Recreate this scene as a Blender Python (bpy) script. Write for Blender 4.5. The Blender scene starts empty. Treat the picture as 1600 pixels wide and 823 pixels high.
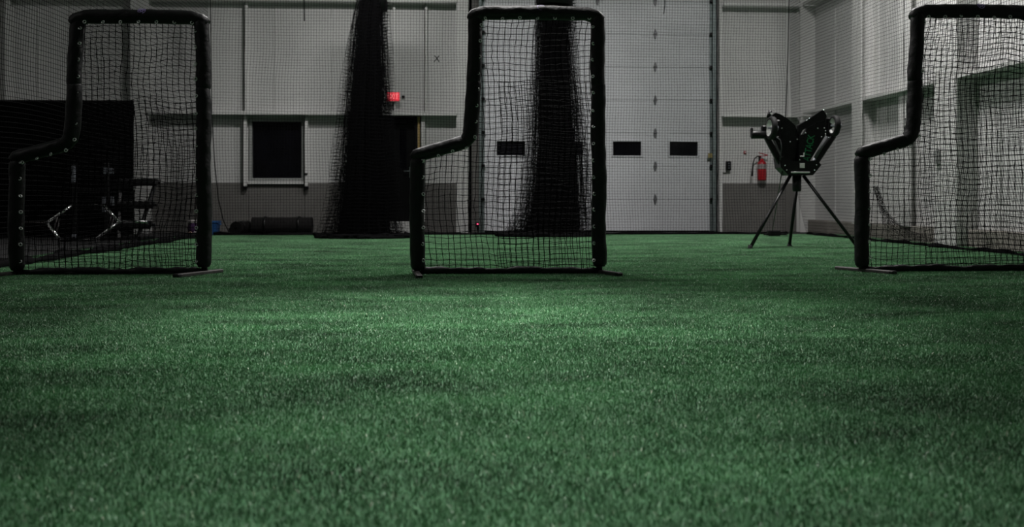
import bpy, math, random
import numpy as np
from mathutils import Vector, Matrix

random.seed(7)
rng = np.random.default_rng(11)
sc = bpy.context.scene
COL = sc.collection

# ------------------------------------------------------------------ camera, world, exposure
F_PX = 1556.0                       # focal length in pixels of the 1600 px wide frame
EYE = 0.63                          # camera height in metres
YAW = math.atan(89.0 / F_PX)        # camera turned a little to the right of the room axis
HORIZON = 309.0

cam_data = bpy.data.cameras.new('camera')
cam = bpy.data.objects.new('camera', cam_data)
COL.objects.link(cam)
cam.location = (0, 0, EYE)
cam.rotation_euler = (math.radians(90), 0, -YAW)
cam_data.sensor_fit = 'HORIZONTAL'
cam_data.sensor_width = 36.0
cam_data.lens = 36.0 * F_PX / 1600.0
cam_data.shift_y = -(411.5 - HORIZON) / 1600.0
cam_data.clip_start = 0.05
cam_data.clip_end = 100
cam_data.dof.use_dof = True
cam_data.dof.focus_distance = 6.2
cam_data.dof.aperture_fstop = 3.5
sc.camera = cam

world = bpy.data.worlds.new('world')
sc.world = world
world.use_nodes = True
world.node_tree.nodes['Background'].inputs[0].default_value = (0, 0, 0, 1)
world.node_tree.nodes['Background'].inputs[1].default_value = 0.0

sc.view_settings.view_transform = 'Standard'
sc.view_settings.look = 'None'
sc.view_settings.gamma = 1.0
sc.view_settings.use_curve_mapping = False
sc.view_settings.exposure = 0.0

# ceiling lamps of the hall and one added: (x, y, z, watts, beam angle, narrowed over the near turf to darken its sides); the housings are built further down
LAMPS = [(-1.2, 13.6, 5.7, 255, 180), (4.4, 12.3, 5.7, 325, 180), (0.4, 9.3, 5.9, 115, 116), (0.15, 4.9, 5.9, 52, 46), (0.15, 2.2, 5.9, 12, 34), (-7.0, 6.0, 5.7, 40, 180)]  # the last lamp is added to make the trap bar glint

# ------------------------------------------------------------------ photograph geometry helpers
_c, _s = math.cos(YAW), math.sin(YAW)
def ray(px, py):
    dx = (px - 800.0) / F_PX
    return Vector((dx * _c + _s, -dx * _s + _c, -(py - HORIZON) / F_PX))
def at_y(px, py, Y):                # point on the plane y = Y
    d = ray(px, py); t = Y / d.y
    return Vector((d.x * t, Y, EYE + d.z * t))
def at_x(px, py, X):                # point on the plane x = X
    d = ray(px, py); t = X / d.x
    return Vector((X, d.y * t, EYE + d.z * t))
def on_floor(px, py):
    d = ray(px, py); t = -EYE / d.z
    return Vector((d.x * t, d.y * t, 0.0))

# ------------------------------------------------------------------ materials
def mat(name, color, rough=0.6, metal=0.0, var=0.0, scale=8.0, bump=0.0, bscale=60.0, spec=0.5, emit=None, estr=0.0, coat=0.0):
    m = bpy.data.materials.new(name)
    m.use_nodes = True
    nt = m.node_tree
    b = nt.nodes['Principled BSDF']
    b.inputs['Base Color'].default_value = (*color, 1)
    b.inputs['Roughness'].default_value = rough
    b.inputs['Metallic'].default_value = metal
    b.inputs['Specular IOR Level'].default_value = spec
    b.inputs['Coat Weight'].default_value = coat
    tc = nt.nodes.new('ShaderNodeTexCoord')
    if var > 0:
        n = nt.nodes.new('ShaderNodeTexNoise')
        n.inputs['Scale'].default_value = scale
        n.inputs['Detail'].default_value = 5
        r = nt.nodes.new('ShaderNodeValToRGB')
        r.color_ramp.elements[0].position = 0.3
        r.color_ramp.elements[1].position = 0.72
        r.color_ramp.elements[0].color = (*[max(0, c * (1 - var)) for c in color], 1)
        r.color_ramp.elements[1].color = (*[min(1, c * (1 + var)) for c in color], 1)
        nt.links.new(tc.outputs['Object'], n.inputs['Vector'])
        nt.links.new(n.outputs['Fac'], r.inputs['Fac'])
        nt.links.new(r.outputs['Color'], b.inputs['Base Color'])
    if bump > 0:
        n2 = nt.nodes.new('ShaderNodeTexNoise')
        n2.inputs['Scale'].default_value = bscale
        n2.inputs['Detail'].default_value = 4
        bp = nt.nodes.new('ShaderNodeBump')
        bp.inputs['Strength'].default_value = bump
        bp.inputs['Distance'].default_value = 0.02
        nt.links.new(tc.outputs['Object'], n2.inputs['Vector'])
        nt.links.new(n2.outputs['Fac'], bp.inputs['Height'])
        nt.links.new(bp.outputs['Normal'], b.inputs['Normal'])
    if emit:
        b.inputs['Emission Color'].default_value = (*emit, 1)
        b.inputs['Emission Strength'].default_value = estr
    return m

M = {}
M['wall'] = mat('white_wall_liner', (0.58, 0.58, 0.575), 0.55, var=0.05, scale=1.3, bump=0.04, bscale=9)
M['steel_white'] = mat('white_painted_steel', (0.66, 0.66, 0.65), 0.45, var=0.04, scale=3)
M['wainscot'] = mat('grey_wainscot', (0.138, 0.133, 0.126), 0.7, var=0.10, scale=4, bump=0.05, bscale=30)
M['concrete'] = mat('curb_concrete', (0.24, 0.225, 0.2), 0.85, var=0.18, scale=7, bump=0.2, bscale=40)
M['rubber_floor'] = mat('dark_rubber_floor', (0.035, 0.035, 0.036), 0.8, var=0.3, scale=40, bump=0.1, bscale=200, spec=0.2)
M['turf_back'] = mat('turf_backing', (0.06, 0.16, 0.075), 0.95, var=0.3, scale=20)
M['ceiling'] = mat('ceiling_liner', (0.5, 0.5, 0.5), 0.7, var=0.05, scale=2)
M['vinyl'] = mat('black_vinyl_pad', (0.0022, 0.0022, 0.003), 0.52, var=0.3, scale=12, bump=0.6, bscale=14, spec=0.25)
M['twine'] = mat('black_twine', (0.002, 0.002, 0.0024), 0.8, var=0.3, scale=30, spec=0.06)
M['twine_far'] = mat('black_barrier_twine', (0.003, 0.003, 0.0034), 0.85, var=0.3, scale=30, spec=0.06)
M['black_steel'] = mat('black_powder_coat', (0.0025, 0.0025, 0.003), 0.38, var=0.2, scale=20, bump=0.05, bscale=150, spec=0.25)
M['bare_steel'] = mat('worn_dark_steel', (0.05, 0.045, 0.045), 0.5, metal=0.4, var=0.3, scale=25)
M['chrome'] = mat('chrome', (0.95, 0.95, 0.97), 0.17, metal=1.0, var=0.05, scale=30)
M['zinc'] = mat('zinc_eyelet', (0.62, 0.61, 0.63), 0.3, metal=0.5, var=0.1, scale=60)
M['galv'] = mat('galvanised_track', (0.20, 0.24, 0.24), 0.5, metal=0.6, var=0.2, scale=18)
M['hinge'] = mat('galvanised_hinge', (0.16, 0.16, 0.17), 0.5, metal=0.5, var=0.2, scale=30)
M['door_white'] = mat('sectional_door_white', (0.62, 0.63, 0.66), 0.5, var=0.05, scale=2.2, bump=0.05, bscale=70)
M['glass'] = mat('night_glass', (0.004, 0.004, 0.006), 0.08, var=0.4, scale=3, spec=0.5)
M['black_door'] = mat('black_door_paint', (0.002, 0.002, 0.0025), 0.45, var=0.2, scale=6, spec=0.2)
M['frame_grey'] = mat('window_frame_grey', (0.30, 0.31, 0.30), 0.5, var=0.08, scale=8)
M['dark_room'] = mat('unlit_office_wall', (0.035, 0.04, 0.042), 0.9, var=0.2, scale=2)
M['curtain'] = mat('teal_curtain', (0.05, 0.09, 0.10), 0.9, var=0.25, scale=5)
M['timber'] = mat('yellow_timber_jamb', (0.42, 0.30, 0.12), 0.7, var=0.2, scale=12)
M['panel_black'] = mat('black_partition_fabric', (0.0008, 0.0008, 0.001), 0.9, var=0.4, scale=9, spec=0.03)
M['exit_red'] = mat('exit_sign_red', (0.6, 0.04, 0.06), 0.4, var=0.1, scale=10, emit=(1.0, 0.06, 0.09), estr=0.62)
M['exit_letter'] = mat('exit_sign_letter', (0.9, 0.4, 0.4), 0.4, var=0.05, scale=10, emit=(1.0, 0.30, 0.30), estr=0.9)
M['white_plastic'] = mat('white_plastic', (0.6, 0.6, 0.58), 0.45, var=0.05, scale=10)
M['black_plastic'] = mat('black_plastic', (0.003, 0.003, 0.0034), 0.4, var=0.2, scale=20, spec=0.25)
M['led_red'] = mat('red_indicator', (0.8, 0.05, 0.1), 0.3, var=0.05, scale=50, emit=(1.0, 0.06, 0.16), estr=3.0)
M['red_paint'] = mat('extinguisher_red', (0.34, 0.010, 0.017), 0.35, var=0.1, scale=10)
M['paper'] = mat('label_paper', (0.62, 0.60, 0.60), 0.6, var=0.08, scale=60)
M['label_grey'] = mat('grey_label', (0.24, 0.20, 0.20), 0.6, var=0.2, scale=50)  # darker than the other label paper
M['yellow_sticker'] = mat('yellow_sticker', (0.26, 0.21, 0.08), 0.6, var=0.15, scale=40)
M['tyre'] = mat('grey_rubber_tyre', (0.006, 0.006, 0.0065), 0.7, var=0.2, scale=40, spec=0.25, bump=0.1, bscale=120)
M['rim'] = mat('cast_rim', (0.62, 0.62, 0.61), 0.4, metal=0.15, var=0.15, scale=20)
M['green_print'] = mat('green_lettering', (0.006, 0.16, 0.055), 0.5, var=0.15, scale=40)
M['grey_cyl'] = mat('grey_gas_spring', (0.05, 0.052, 0.055), 0.75, metal=0.0, var=0.15, scale=30, spec=0.2)
M['mat_roll'] = mat('black_rubber_mat', (0.010, 0.0095, 0.0095), 0.85, var=0.25, scale=15, bump=0.15, bscale=120, spec=0.15)
M['blue_plastic'] = mat('blue_plastic', (0.02, 0.10, 0.30), 0.45, var=0.15, scale=10)
M['purple_cloth'] = mat('purple_cloth', (0.075, 0.025, 0.11), 0.85, var=0.3, scale=30)
M['white_cloth'] = mat('white_cloth', (0.62, 0.58, 0.58), 0.85, var=0.12, scale=30)
M['peach_cloth'] = mat('peach_cloth', (0.50, 0.34, 0.27), 0.85, var=0.12, scale=30)
M['logo'] = mat('purple_logo_print', (0.22, 0.17, 0.38), 0.5, var=0.1, scale=90)
M['iron'] = mat('black_cast_iron', (0.006, 0.006, 0.0065), 0.45, metal=0.2, var=0.3, scale=40, spec=0.4)
M['grey_plate'] = mat('grey_plate', (0.13, 0.14, 0.16), 0.5, var=0.2, scale=30)
M['lens'] = mat('lamp_lens', (0.9, 0.9, 0.9), 0.5, var=0.02, scale=5, emit=(1.0, 0.97, 0.95), estr=4.0)

# ------------------------------------------------------------------ mesh helpers
class MB:
    def __init__(self):
        self.v = []; self.f = []; self.smooth = []
    def add(self, verts, faces, smooth=False):
        o = len(self.v)
        self.v.extend([tuple(p) for p in verts])
        self.f.extend([tuple(i + o for i in fc) for fc in faces])
        self.smooth.extend([smooth] * len(faces))
        return self
    def box(self, c, size, mtx=None):
        c = Vector(c); hx, hy, hz = size[0] / 2, size[1] / 2, size[2] / 2
        vs = [Vector((x, y, z)) for x in (-hx, hx) for y in (-hy, hy) for z in (-hz, hz)]
        if mtx is not None: vs = [mtx @ p for p in vs]
        vs = [p + c for p in vs]
        return self.add(vs, [(0, 1, 3, 2), (4, 6, 7, 5), (0, 4, 5, 1), (2, 3, 7, 6), (0, 2, 6, 4), (1, 5, 7, 3)])
    def bbox(self, x0, x1, y0, y1, z0, z1):
        return self.box(((x0 + x1) / 2, (y0 + y1) / 2, (z0 + z1) / 2), (abs(x1 - x0), abs(y1 - y0), abs(z1 - z0)))
    def bevbox(self, c, size, b=0.008, mtx=None):
        """box with chamfered edges"""
        c = Vector(c); hx, hy, hz = size[0] / 2, size[1] / 2, size[2] / 2
        b = min(b, hx * .9, hy * .9, hz * .9)
        vs = []; idx = {}
        for sx in (-1, 1):
            for sy in (-1, 1):
                for sz in (-1, 1):
                    for a in range(3):
                        p = Vector((sx * (hx - (0 if a == 0 else b)), sy * (hy - (0 if a == 1 else b)), sz * (hz - (0 if a == 2 else b))))
                        idx[(sx, sy, sz, a)] = len(vs); vs.append(p)
        fs = []
        for a in range(3):
            o = [k for k in range(3) if k != a]
            for sg in (-1, 1):
                ring = []
                for (p, q) in ((-1, -1), (1, -1), (1, 1), (-1, 1)):
                    k = [0, 0, 0]; k[a] = sg; k[o[0]] = p; k[o[1]] = q
                    ring.append(idx[(*k, a)])
                fs.append(tuple(ring))
        for a in range(3):
            o = [k for k in range(3) if k != a]
            for p in (-1, 1):
                for q in (-1, 1):
                    k1 = [0, 0, 0]; k1[o[0]] = p; k1[o[1]] = q
                    ka = list(k1); ka[a] = -1; kb = list(k1); kb[a] = 1
                    fs.append((idx[(*ka, o[0])], idx[(*kb, o[0])], idx[(*kb, o[1])], idx[(*ka, o[1])]))
        for sx in (-1, 1):
            for sy in (-1, 1):
                for sz in (-1, 1):
                    fs.append(tuple(idx[(sx, sy, sz, a)] for a in range(3)))
        if mtx is not None: vs = [mtx @ p for p in vs]
        return self.add([p + c for p in vs], fs)
    def tube(self, pts, radii, sides=12, caps=True, smooth=True, fn=None):
        pts = [Vector(p) for p in pts]
        if not hasattr(radii, '__len__'): radii = [radii] * len(pts)
        vs = []; fs = []
        ref = None
        n = len(pts)
        for i, p in enumerate(pts):
            d = (pts[min(i + 1, n - 1)] - pts[max(i - 1, 0)]).normalized()
            if ref is None:
                ref = Vector((0, 0, 1)) if abs(d.z) < 0.9 else Vector((0, -1, 0))
            a = (ref - d * ref.dot(d)).normalized()
            ref = a
            b = d.cross(a)
            for k in range(sides):
                t = 2 * math.pi * k / sides
                r = radii[i] * (fn(i, t) if fn else 1.0)
                vs.append(p + (a * math.cos(t) + b * math.sin(t)) * r)
        for i in range(n - 1):
            for k in range(sides):
                k2 = (k + 1) % sides
                fs.append((i * sides + k, i * sides + k2, (i + 1) * sides + k2, (i + 1) * sides + k))
        self.add(vs, fs, smooth)
        if caps:
            o = len(self.v) - len(vs)
            self.f.append(tuple(o + k for k in range(sides))[::-1]); self.smooth.append(False)
            self.f.append(tuple(o + (n - 1) * sides + k for k in range(sides))); self.smooth.append(False)
        return self
    def lathe(self, prof, c=(0, 0, 0), axis=(0, 0, 1), sides=24, smooth=True):
        c = Vector(c); ax = Vector(axis).normalized()
        a = ax.orthogonal().normalized(); b = ax.cross(a)
        vs = []; fs = []
        for (r, h) in prof:
            for k in range(sides):
                t = 2 * math.pi * k / sides
                vs.append(c + ax * h + (a * math.cos(t) + b * math.sin(t)) * max(r, 1e-5))
        for i in range(len(prof) - 1):
            for k in range(sides):
                k2 = (k + 1) % sides
                fs.append((i * sides + k, i * sides + k2, (i + 1) * sides + k2, (i + 1) * sides + k))
        return self.add(vs, fs, smooth)
    def prism(self, poly, y0, y1):
        """poly: list of (x, z), extruded along y"""
        n = len(poly)
        vs = [(x, y0, z) for x, z in poly] + [(x, y1, z) for x, z in poly]
        fs = [tuple(range(n)), tuple(range(2 * n - 1, n - 1, -1))]
        for i in range(n):
            j = (i + 1) % n
            fs.append((i, i + n, j + n, j))
        return self.add(vs, fs)
    def torus(self, c, R, r, axis=(0, -1, 0), n=12, m=6):
        c = Vector(c); ax = Vector(axis).normalized(); a = ax.orthogonal().normalized(); b = ax.cross(a)
        vs = []; fs = []
        for i in range(n):
            t = 2 * math.pi * i / n
            d = a * math.cos(t) + b * math.sin(t)
            for j in range(m):
                u = 2 * math.pi * j / m
                vs.append(c + d * (R + r * math.cos(u)) + ax * r * math.sin(u))
        for i in range(n):
            for j in range(m):
                fs.append((i * m + j, ((i + 1) % n) * m + j, ((i + 1) % n) * m + (j + 1) % m, i * m + (j + 1) % m))
        return self.add(vs, fs, True)
    def sphere(self, c, r, n=12, m=8, sq=(1, 1, 1), fn=None):
        c = Vector(c); vs = []; fs = []
        for i in range(m + 1):
            ph = math.pi * i / m
            for k in range(n):
                t = 2 * math.pi * k / n
                q = r * (fn(ph, t) if fn else 1)
                vs.append(c + Vector((q * math.sin(ph) * math.cos(t) * sq[0], q * math.sin(ph) * math.sin(t) * sq[1], q * math.cos(ph) * sq[2])))
        for i in range(m):
            for k in range(n):
                k2 = (k + 1) % n
                fs.append((i * n + k, (i + 1) * n + k, (i + 1) * n + k2, i * n + k2))
        return self.add(vs, fs, True)
    def mesh(self, name):
        me = bpy.data.meshes.new(name)
        me.from_pydata(self.v, [], self.f)
        me.polygons.foreach_set('use_smooth', self.smooth)
        me.validate(); me.update()
        return me
    def build(self, name, m, parent=None, loc=None):
        return link(name, self.mesh(name), m, parent, loc)

def link(name, me, m=None, parent=None, loc=None):
    if m is not None and not me.materials:
        me.materials.append(M[m] if isinstance(m, str) else m)
    o = bpy.data.objects.new(name, me)
    COL.objects.link(o)
    if parent is not None: o.parent = parent
    if loc is not None: o.location = loc
    return o

def tag(o, label=None, cat=None, group=None, kind=None):
    if label: o['label'] = label
    if cat: o['category'] = cat
    if group: o['group'] = group
    if kind: o['kind'] = kind
    return o

def thing(name, label, cat, loc=(0, 0, 0), rz=0.0, group=None):
    o = bpy.data.objects.new(name, None)
    o.empty_display_size = 0.1
    COL.objects.link(o)
    o.location = loc; o.rotation_euler = (0, 0, rz)
    return tag(o, label, cat, group)

def struct(name, mb, m, label=None, parent=None):
    o = mb.build(name, m, parent)
    if parent is None:
        o['kind'] = 'structure'
        if label: o['label'] = label
    return o

def strings_mesh(name, A, B, rad, knots=None, krad=0.0):
    """three-sided strings along the edges A[i]-B[i]; octahedral knots; numpy, one mesh"""
    A = np.asarray(A, float); B = np.asarray(B, float)
    d = B - A
    L = np.linalg.norm(d, axis=1, keepdims=True); L[L == 0] = 1
    d /= L
    ref = np.where(np.abs(d[:, 2:3]) > 0.9, np.array([[0, 1.0, 0]]), np.array([[0, 0, 1.0]]))
    n1 = np.cross(d, ref); n1 /= np.linalg.norm(n1, axis=1, keepdims=True)
    n2 = np.cross(d, n1)
    n = len(A)
    V = np.empty((n, 6, 3))
    for k in range(3):
        t = 2 * math.pi * k / 3 + 0.5
        off = (n1 * math.cos(t) + n2 * math.sin(t)) * rad
        V[:, k] = A + off; V[:, k + 3] = B + off
    base = np.arange(n)[:, None] * 6
    quads = np.stack([base + np.array([[0, 1, 4, 3]]), base + np.array([[1, 2, 5, 4]]), base + np.array([[2, 0, 3, 5]])], 1).reshape(-1, 4)
    V = V.reshape(-1, 3)
    loops = quads.reshape(-1); tot = np.full(len(quads), 4)
    if knots is not None and len(knots):
        K = np.asarray(knots, float)
        o6 = np.array([[1, 0, 0], [-1, 0, 0], [0, 1, 0], [0, -1, 0], [0, 0, 1], [0, 0, -1]]) * krad
        KV = (K[:, None, :] + o6[None]).reshape(-1, 3)
        t8 = np.array([[0, 2, 4], [2, 1, 4], [1, 3, 4], [3, 0, 4], [2, 0, 5], [1, 2, 5], [3, 1, 5], [0, 3, 5]])
        kf = (np.arange(len(K))[:, None, None] * 6 + t8[None] + len(V)).reshape(-1, 3)
        V = np.vstack([V, KV]); loops = np.concatenate([loops, kf.reshape(-1)]); tot = np.concatenate([tot, np.full(len(kf), 3)])
    me = bpy.data.meshes.new(name)
    me.vertices.add(len(V)); me.vertices.foreach_set('co', V.reshape(-1).astype(np.float32))
    me.loops.add(len(loops)); me.loops.foreach_set('vertex_index', loops.astype(np.int32))
    me.polygons.add(len(tot))
    st = np.concatenate([[0], np.cumsum(tot)[:-1]])
    me.polygons.foreach_set('loop_start', st.astype(np.int32))
    me.polygons.foreach_set('loop_total', tot.astype(np.int32))
    me.update(calc_edges=True)
    return me

def grid_edges(P, keep=None, wrap=False):
    """P: (nu, nv, 3) array of net knots -> edge end points"""
    nu, nv = P.shape[:2]
    k = np.ones((nu, nv), bool) if keep is None else keep
    hu = k[:-1] & k[1:]; hv = k[:, :-1] & k[:, 1:]
    A = [P[:-1][hu], P[:, :-1][hv]]; B = [P[1:][hu], P[:, 1:][hv]]
    if wrap:
        w = k[-1] & k[0]
        A.append(P[-1][w]); B.append(P[0][w])
    return np.vstack(A), np.vstack(B)

def smooth_noise(shape, cells, amp):
    """bilinear value noise on a grid"""
    g = rng.uniform(-1, 1, (cells[0] + 2, cells[1] + 2))
    u = np.linspace(0, cells[0], shape[0]); v = np.linspace(0, cells[1], shape[1])
    i = np.minimum(u.astype(int), cells[0]); j = np.minimum(v.astype(int), cells[1])
    fu = (u - i)[:, None]; fv = (v - j)[None]
    fu = fu * fu * (3 - 2 * fu); fv = fv * fv * (3 - 2 * fv)
    a = g[np.ix_(i, j)]; b = g[np.ix_(i + 1, j)]; c = g[np.ix_(i, j + 1)]; d = g[np.ix_(i + 1, j + 1)]
    return amp * ((a * (1 - fu) + b * fu) * (1 - fv) + (c * (1 - fu) + d * fu) * fv)

# ================================================================== THE HALL
YW = 18.2            # back wall
XR = 6.62            # right wall
XL = -9.0            # left wall
YF = -4.0            # wall behind the camera
ZC = 6.3             # ceiling
X_of = lambda px, y=YW: at_y(px, 300, y).x
Z_of = lambda py, px=700, y=YW: at_y(px, py, y).z

floor = struct('floor', MB().bbox(XL, XR + 0.3, YF, YW + 0.3, -0.12, 0.0), 'rubber_floor', 'dark grey rubber floor of the training hall')
struct('ceiling', MB().bbox(XL, XR + 0.3, YF, YW + 0.3, ZC, ZC + 0.1), 'ceiling', 'pale hall ceiling above the lamps')
TX0, TX1, TY0, TY1 = -4.5, 6.5, 0.6, 16.6
struct('trim_1', MB().bbox(TX0, TX1, TY0, TY1, 0.0, 0.004), 'turf_back', 'dark green backing sheet under the artificial turf')

# ---- openings in the back wall
WX0, WX1 = X_of(389), X_of(476)
WZ0, WZ1 = Z_of(283, 430), Z_of(185, 430)
DX0, DX1 = X_of(572), X_of(652)
DZ0, DZ1 = 0.20, Z_of(179, 620)
BX0, BX1 = X_of(757), X_of(1109)
BTOP = 5.3
OX0 = X_of(733)

wb = MB()
T = 0.2
for (x0, x1, z0, z1) in ((XL, WX0, 0, ZC), (WX0, WX1, 0, WZ0), (WX0, WX1, WZ1, ZC), (WX1, DX0, 0, ZC), (DX0, DX1, 0, DZ0), (DX0, DX1, DZ1, ZC),
                         (DX1, OX0, 0, ZC), (OX0, BX1 + 0.12, BTOP, ZC), (BX1 + 0.12, XR + 0.3, 0, ZC)):
    wb.bbox(x0, x1, YW, YW + T, z0, z1)
wall_back = struct('wall_back', wb, 'wall', 'white lined back wall with steel girts and a grey lower band')
# dark rooms behind the openings
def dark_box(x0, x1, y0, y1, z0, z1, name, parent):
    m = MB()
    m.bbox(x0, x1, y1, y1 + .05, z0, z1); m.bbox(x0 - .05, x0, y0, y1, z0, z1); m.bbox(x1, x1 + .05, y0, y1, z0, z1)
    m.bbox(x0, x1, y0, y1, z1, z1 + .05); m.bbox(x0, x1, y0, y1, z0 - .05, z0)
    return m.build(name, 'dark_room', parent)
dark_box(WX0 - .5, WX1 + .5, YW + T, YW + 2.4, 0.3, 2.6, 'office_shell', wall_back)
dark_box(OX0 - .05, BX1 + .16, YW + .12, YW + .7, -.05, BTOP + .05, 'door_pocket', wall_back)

# lower grey band, each sheet between the uprights a piece of its own
BZ = 0.90
seams = [XL, X_of(120), X_of(238), X_of(300), X_of(389), X_of(476), X_of(530), DX0]
for a, b in zip(seams[:-1], seams[1:]):
    MB().bevbox(((a + b) / 2, YW - .012, BZ / 2), (b - a - .006, .02, BZ), .003).build('wainscot_panel', 'wainscot', wall_back)
for a, b in ((DX1 + .1, OX0), (BX1 + .22, X_of(1172)), (X_of(1172), X_of(1244)), (X_of(1244), XR)):
    MB().bevbox(((a + b) / 2, YW - .012, BZ / 2), (b - a - .006, .02, BZ), .003).build('wainscot_panel', 'wainscot', wall_back)
# sheet steps of the white liner: vertical laps
for px in (60, 110, 160, 285, 430, 520, 690, 1169):
    x = X_of(px)
    MB().bevbox((x, YW - .006, (BZ + ZC) / 2 if px != 430 else (Z_of(180) + ZC) / 2), (.02, .014, ZC - BZ - .01 if px != 430 else ZC - Z_of(180) - .01), .003).build('panel_lap', 'wall', wall_back)

GP = 0.26            # depth of girts
def girt(x0, x1, z, parent=wall_back, name='girt'):
    m = MB()
    m.bbox(x0, x1, YW - GP, YW, z - .012, z + .012)                       # web
    m.bbox(x0, x1, YW - GP, YW - GP + .012, z, z + .05)                  # up-turned lip
    return m.build(name, 'steel_white', parent)
ZG1 = Z_of(180, 500); ZG2 = Z_of(5, 500)
COLS = [(X_of(210), X_of(238)), (X_of(713), X_of(731)), (X_of(1244), X_of(1267))]
for z in (ZG1, ZG2):
    girt(XL, COLS[0][0], z); girt(COLS[0][1], COLS[1][0], z); girt(BX1 + .2, COLS[2][0], z)
for a, b in COLS:                     # structural columns, wide-flange
    m = MB(); y0 = YW - .22
    m.bbox(a, b, y0, y0 + .03, 0, ZC); m.bbox(a, b, YW - .03, YW, 0, ZC); m.bbox((a + b) / 2 - .015, (a + b) / 2 + .015, y0, YW, 0, ZC)
    m.build('column', 'steel_white', wall_back)
def stud(px0, px1, z0, z1, d=.10, parent=wall_back):
    x0, x1 = X_of(px0), X_of(px1)
    m = MB(); m.bbox(x0, x1, YW - d, YW - d + .015, z0, z1); m.bbox(x0, x0 + .015, YW - d, YW, z0, z1); m.bbox(x0, x1, YW - .012, YW, z0, z1)
    return m.build('stud', 'steel_white', parent)
stud(13, 22, 0, ZG2 - .01, .15); stud(383, 389, ZG1 + .02, ZG2 - .01); stud(614, 618, ZG1 + .02, ZG2 - .01, .08); stud(663, 667.5, ZG1 + .02, ZG2 - .01)
stud(1122, 1127, 0, ZC, .08)
stud(614, 618, ZG2 + .02, ZC, .08); stud(663, 667.5, ZG2 + .02, ZC)
stud(381.5, 388, BZ - .06, ZG1 - .01, .13); stud(476.5, 483, BZ - .06, ZG1 - .01, .13); stud(657.5, 664, 0.2, ZG1 - .01, .12)
for px in (384.7, 479.7):            # bolted clips at the feet of the window posts
    MB().bevbox((X_of(px), YW - .07, BZ - .085), (.07, .13, .04), .005).build('post_foot', 'black_steel', wall_back)
MB().bevbox((X_of(480), YW - .14, Z_of(272)), (.05, .03, .03), .004).build('post_clip', 'black_steel', wall_back)

# ---- window of the dark office
win = thing('window_1', 'square dark office window in a grey frame in the back wall', None, ((WX0 + WX1) / 2, YW, WZ0)); win['kind'] = 'structure'
ww, wh = WX1 - WX0, WZ1 - WZ0
fw = .055
for nm, c, s in (('window_frame', (0, .04, fw / 2), (ww, .14, fw)), ('window_frame', (0, .04, wh - fw / 2), (ww, .14, fw)),
                 ('window_frame', (-ww / 2 + fw / 2, .04, wh / 2), (fw, .14, wh - 2 * fw)), ('window_frame', (ww / 2 - fw / 2, .04, wh / 2), (fw, .14, wh - 2 * fw))):
    MB().bevbox(c, s, .006).build(nm, 'frame_grey', win)
MB().bevbox((0, .06, wh / 2), (ww - 2 * fw + .01, .008, wh - 2 * fw + .01), .002).build('pane', 'glass', win)
MB().bevbox((0, -.045, -.03), (ww + .02, .09, .05), .006).build('window_sill', 'steel_white', win)
cm = MB()
for i in range(9):
    cm.tube([(.12 + i * .035, .55, .02), (.12 + i * .035, .56, wh - .05)], .022, 8)
cm.build('curtain', 'curtain', win)

# ---- black service door on its curb
dr = thing('door_2', 'black service door under the exit sign, raised on a pale curb', None, ((DX0 + DX1) / 2, YW, DZ0)); dr['kind'] = 'structure'
dw, dh = DX1 - DX0, DZ1 - DZ0
for c, s in (((-dw / 2 + .025, .02, dh / 2), (.05, .16, dh)), ((dw / 2 - .025, .02, dh / 2), (.05, .16, dh)), ((0, .02, dh - .025), (dw - .1, .16, .05))):
    MB().bevbox(c, s, .006).build('door_frame', 'black_door', dr)
MB().bevbox((0, .06, dh / 2 - .02), (dw - .11, .045, dh - .07), .006).build('door_leaf', 'black_door', dr)
pn = MB().bevbox((dw / 2 - .26, .035, dh * .68), (.13, .012, .75), .004).build('lite', 'glass', dr)
lv = MB().bevbox((dw / 2 - .12, .03, dh * .46), (.05, .02, .2), .005).build('lock_plate', 'galv', dr)
MB().tube([(dw / 2 - .12, .03, dh * .47), (dw / 2 - .12, -.04, dh * .47), (dw / 2 - .24, -.04, dh * .47)], .011, 8).build('lever', 'galv', dr)
MB().bevbox((dw / 2 - .33, .0, dh - .12), (.3, .06, .06), .008).build('door_closer', 'black_door', dr)
MB().bevbox((dw / 2 + .03, -.04, dh / 2 - .02), (.04, .1, dh - .04), .004).build('jamb_board', 'timber', dr)
MB().bevbox((0, -.16, -DZ0 / 2), (dw + .25, .32, DZ0), .01).build('door_curb', 'steel_white', dr)

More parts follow.
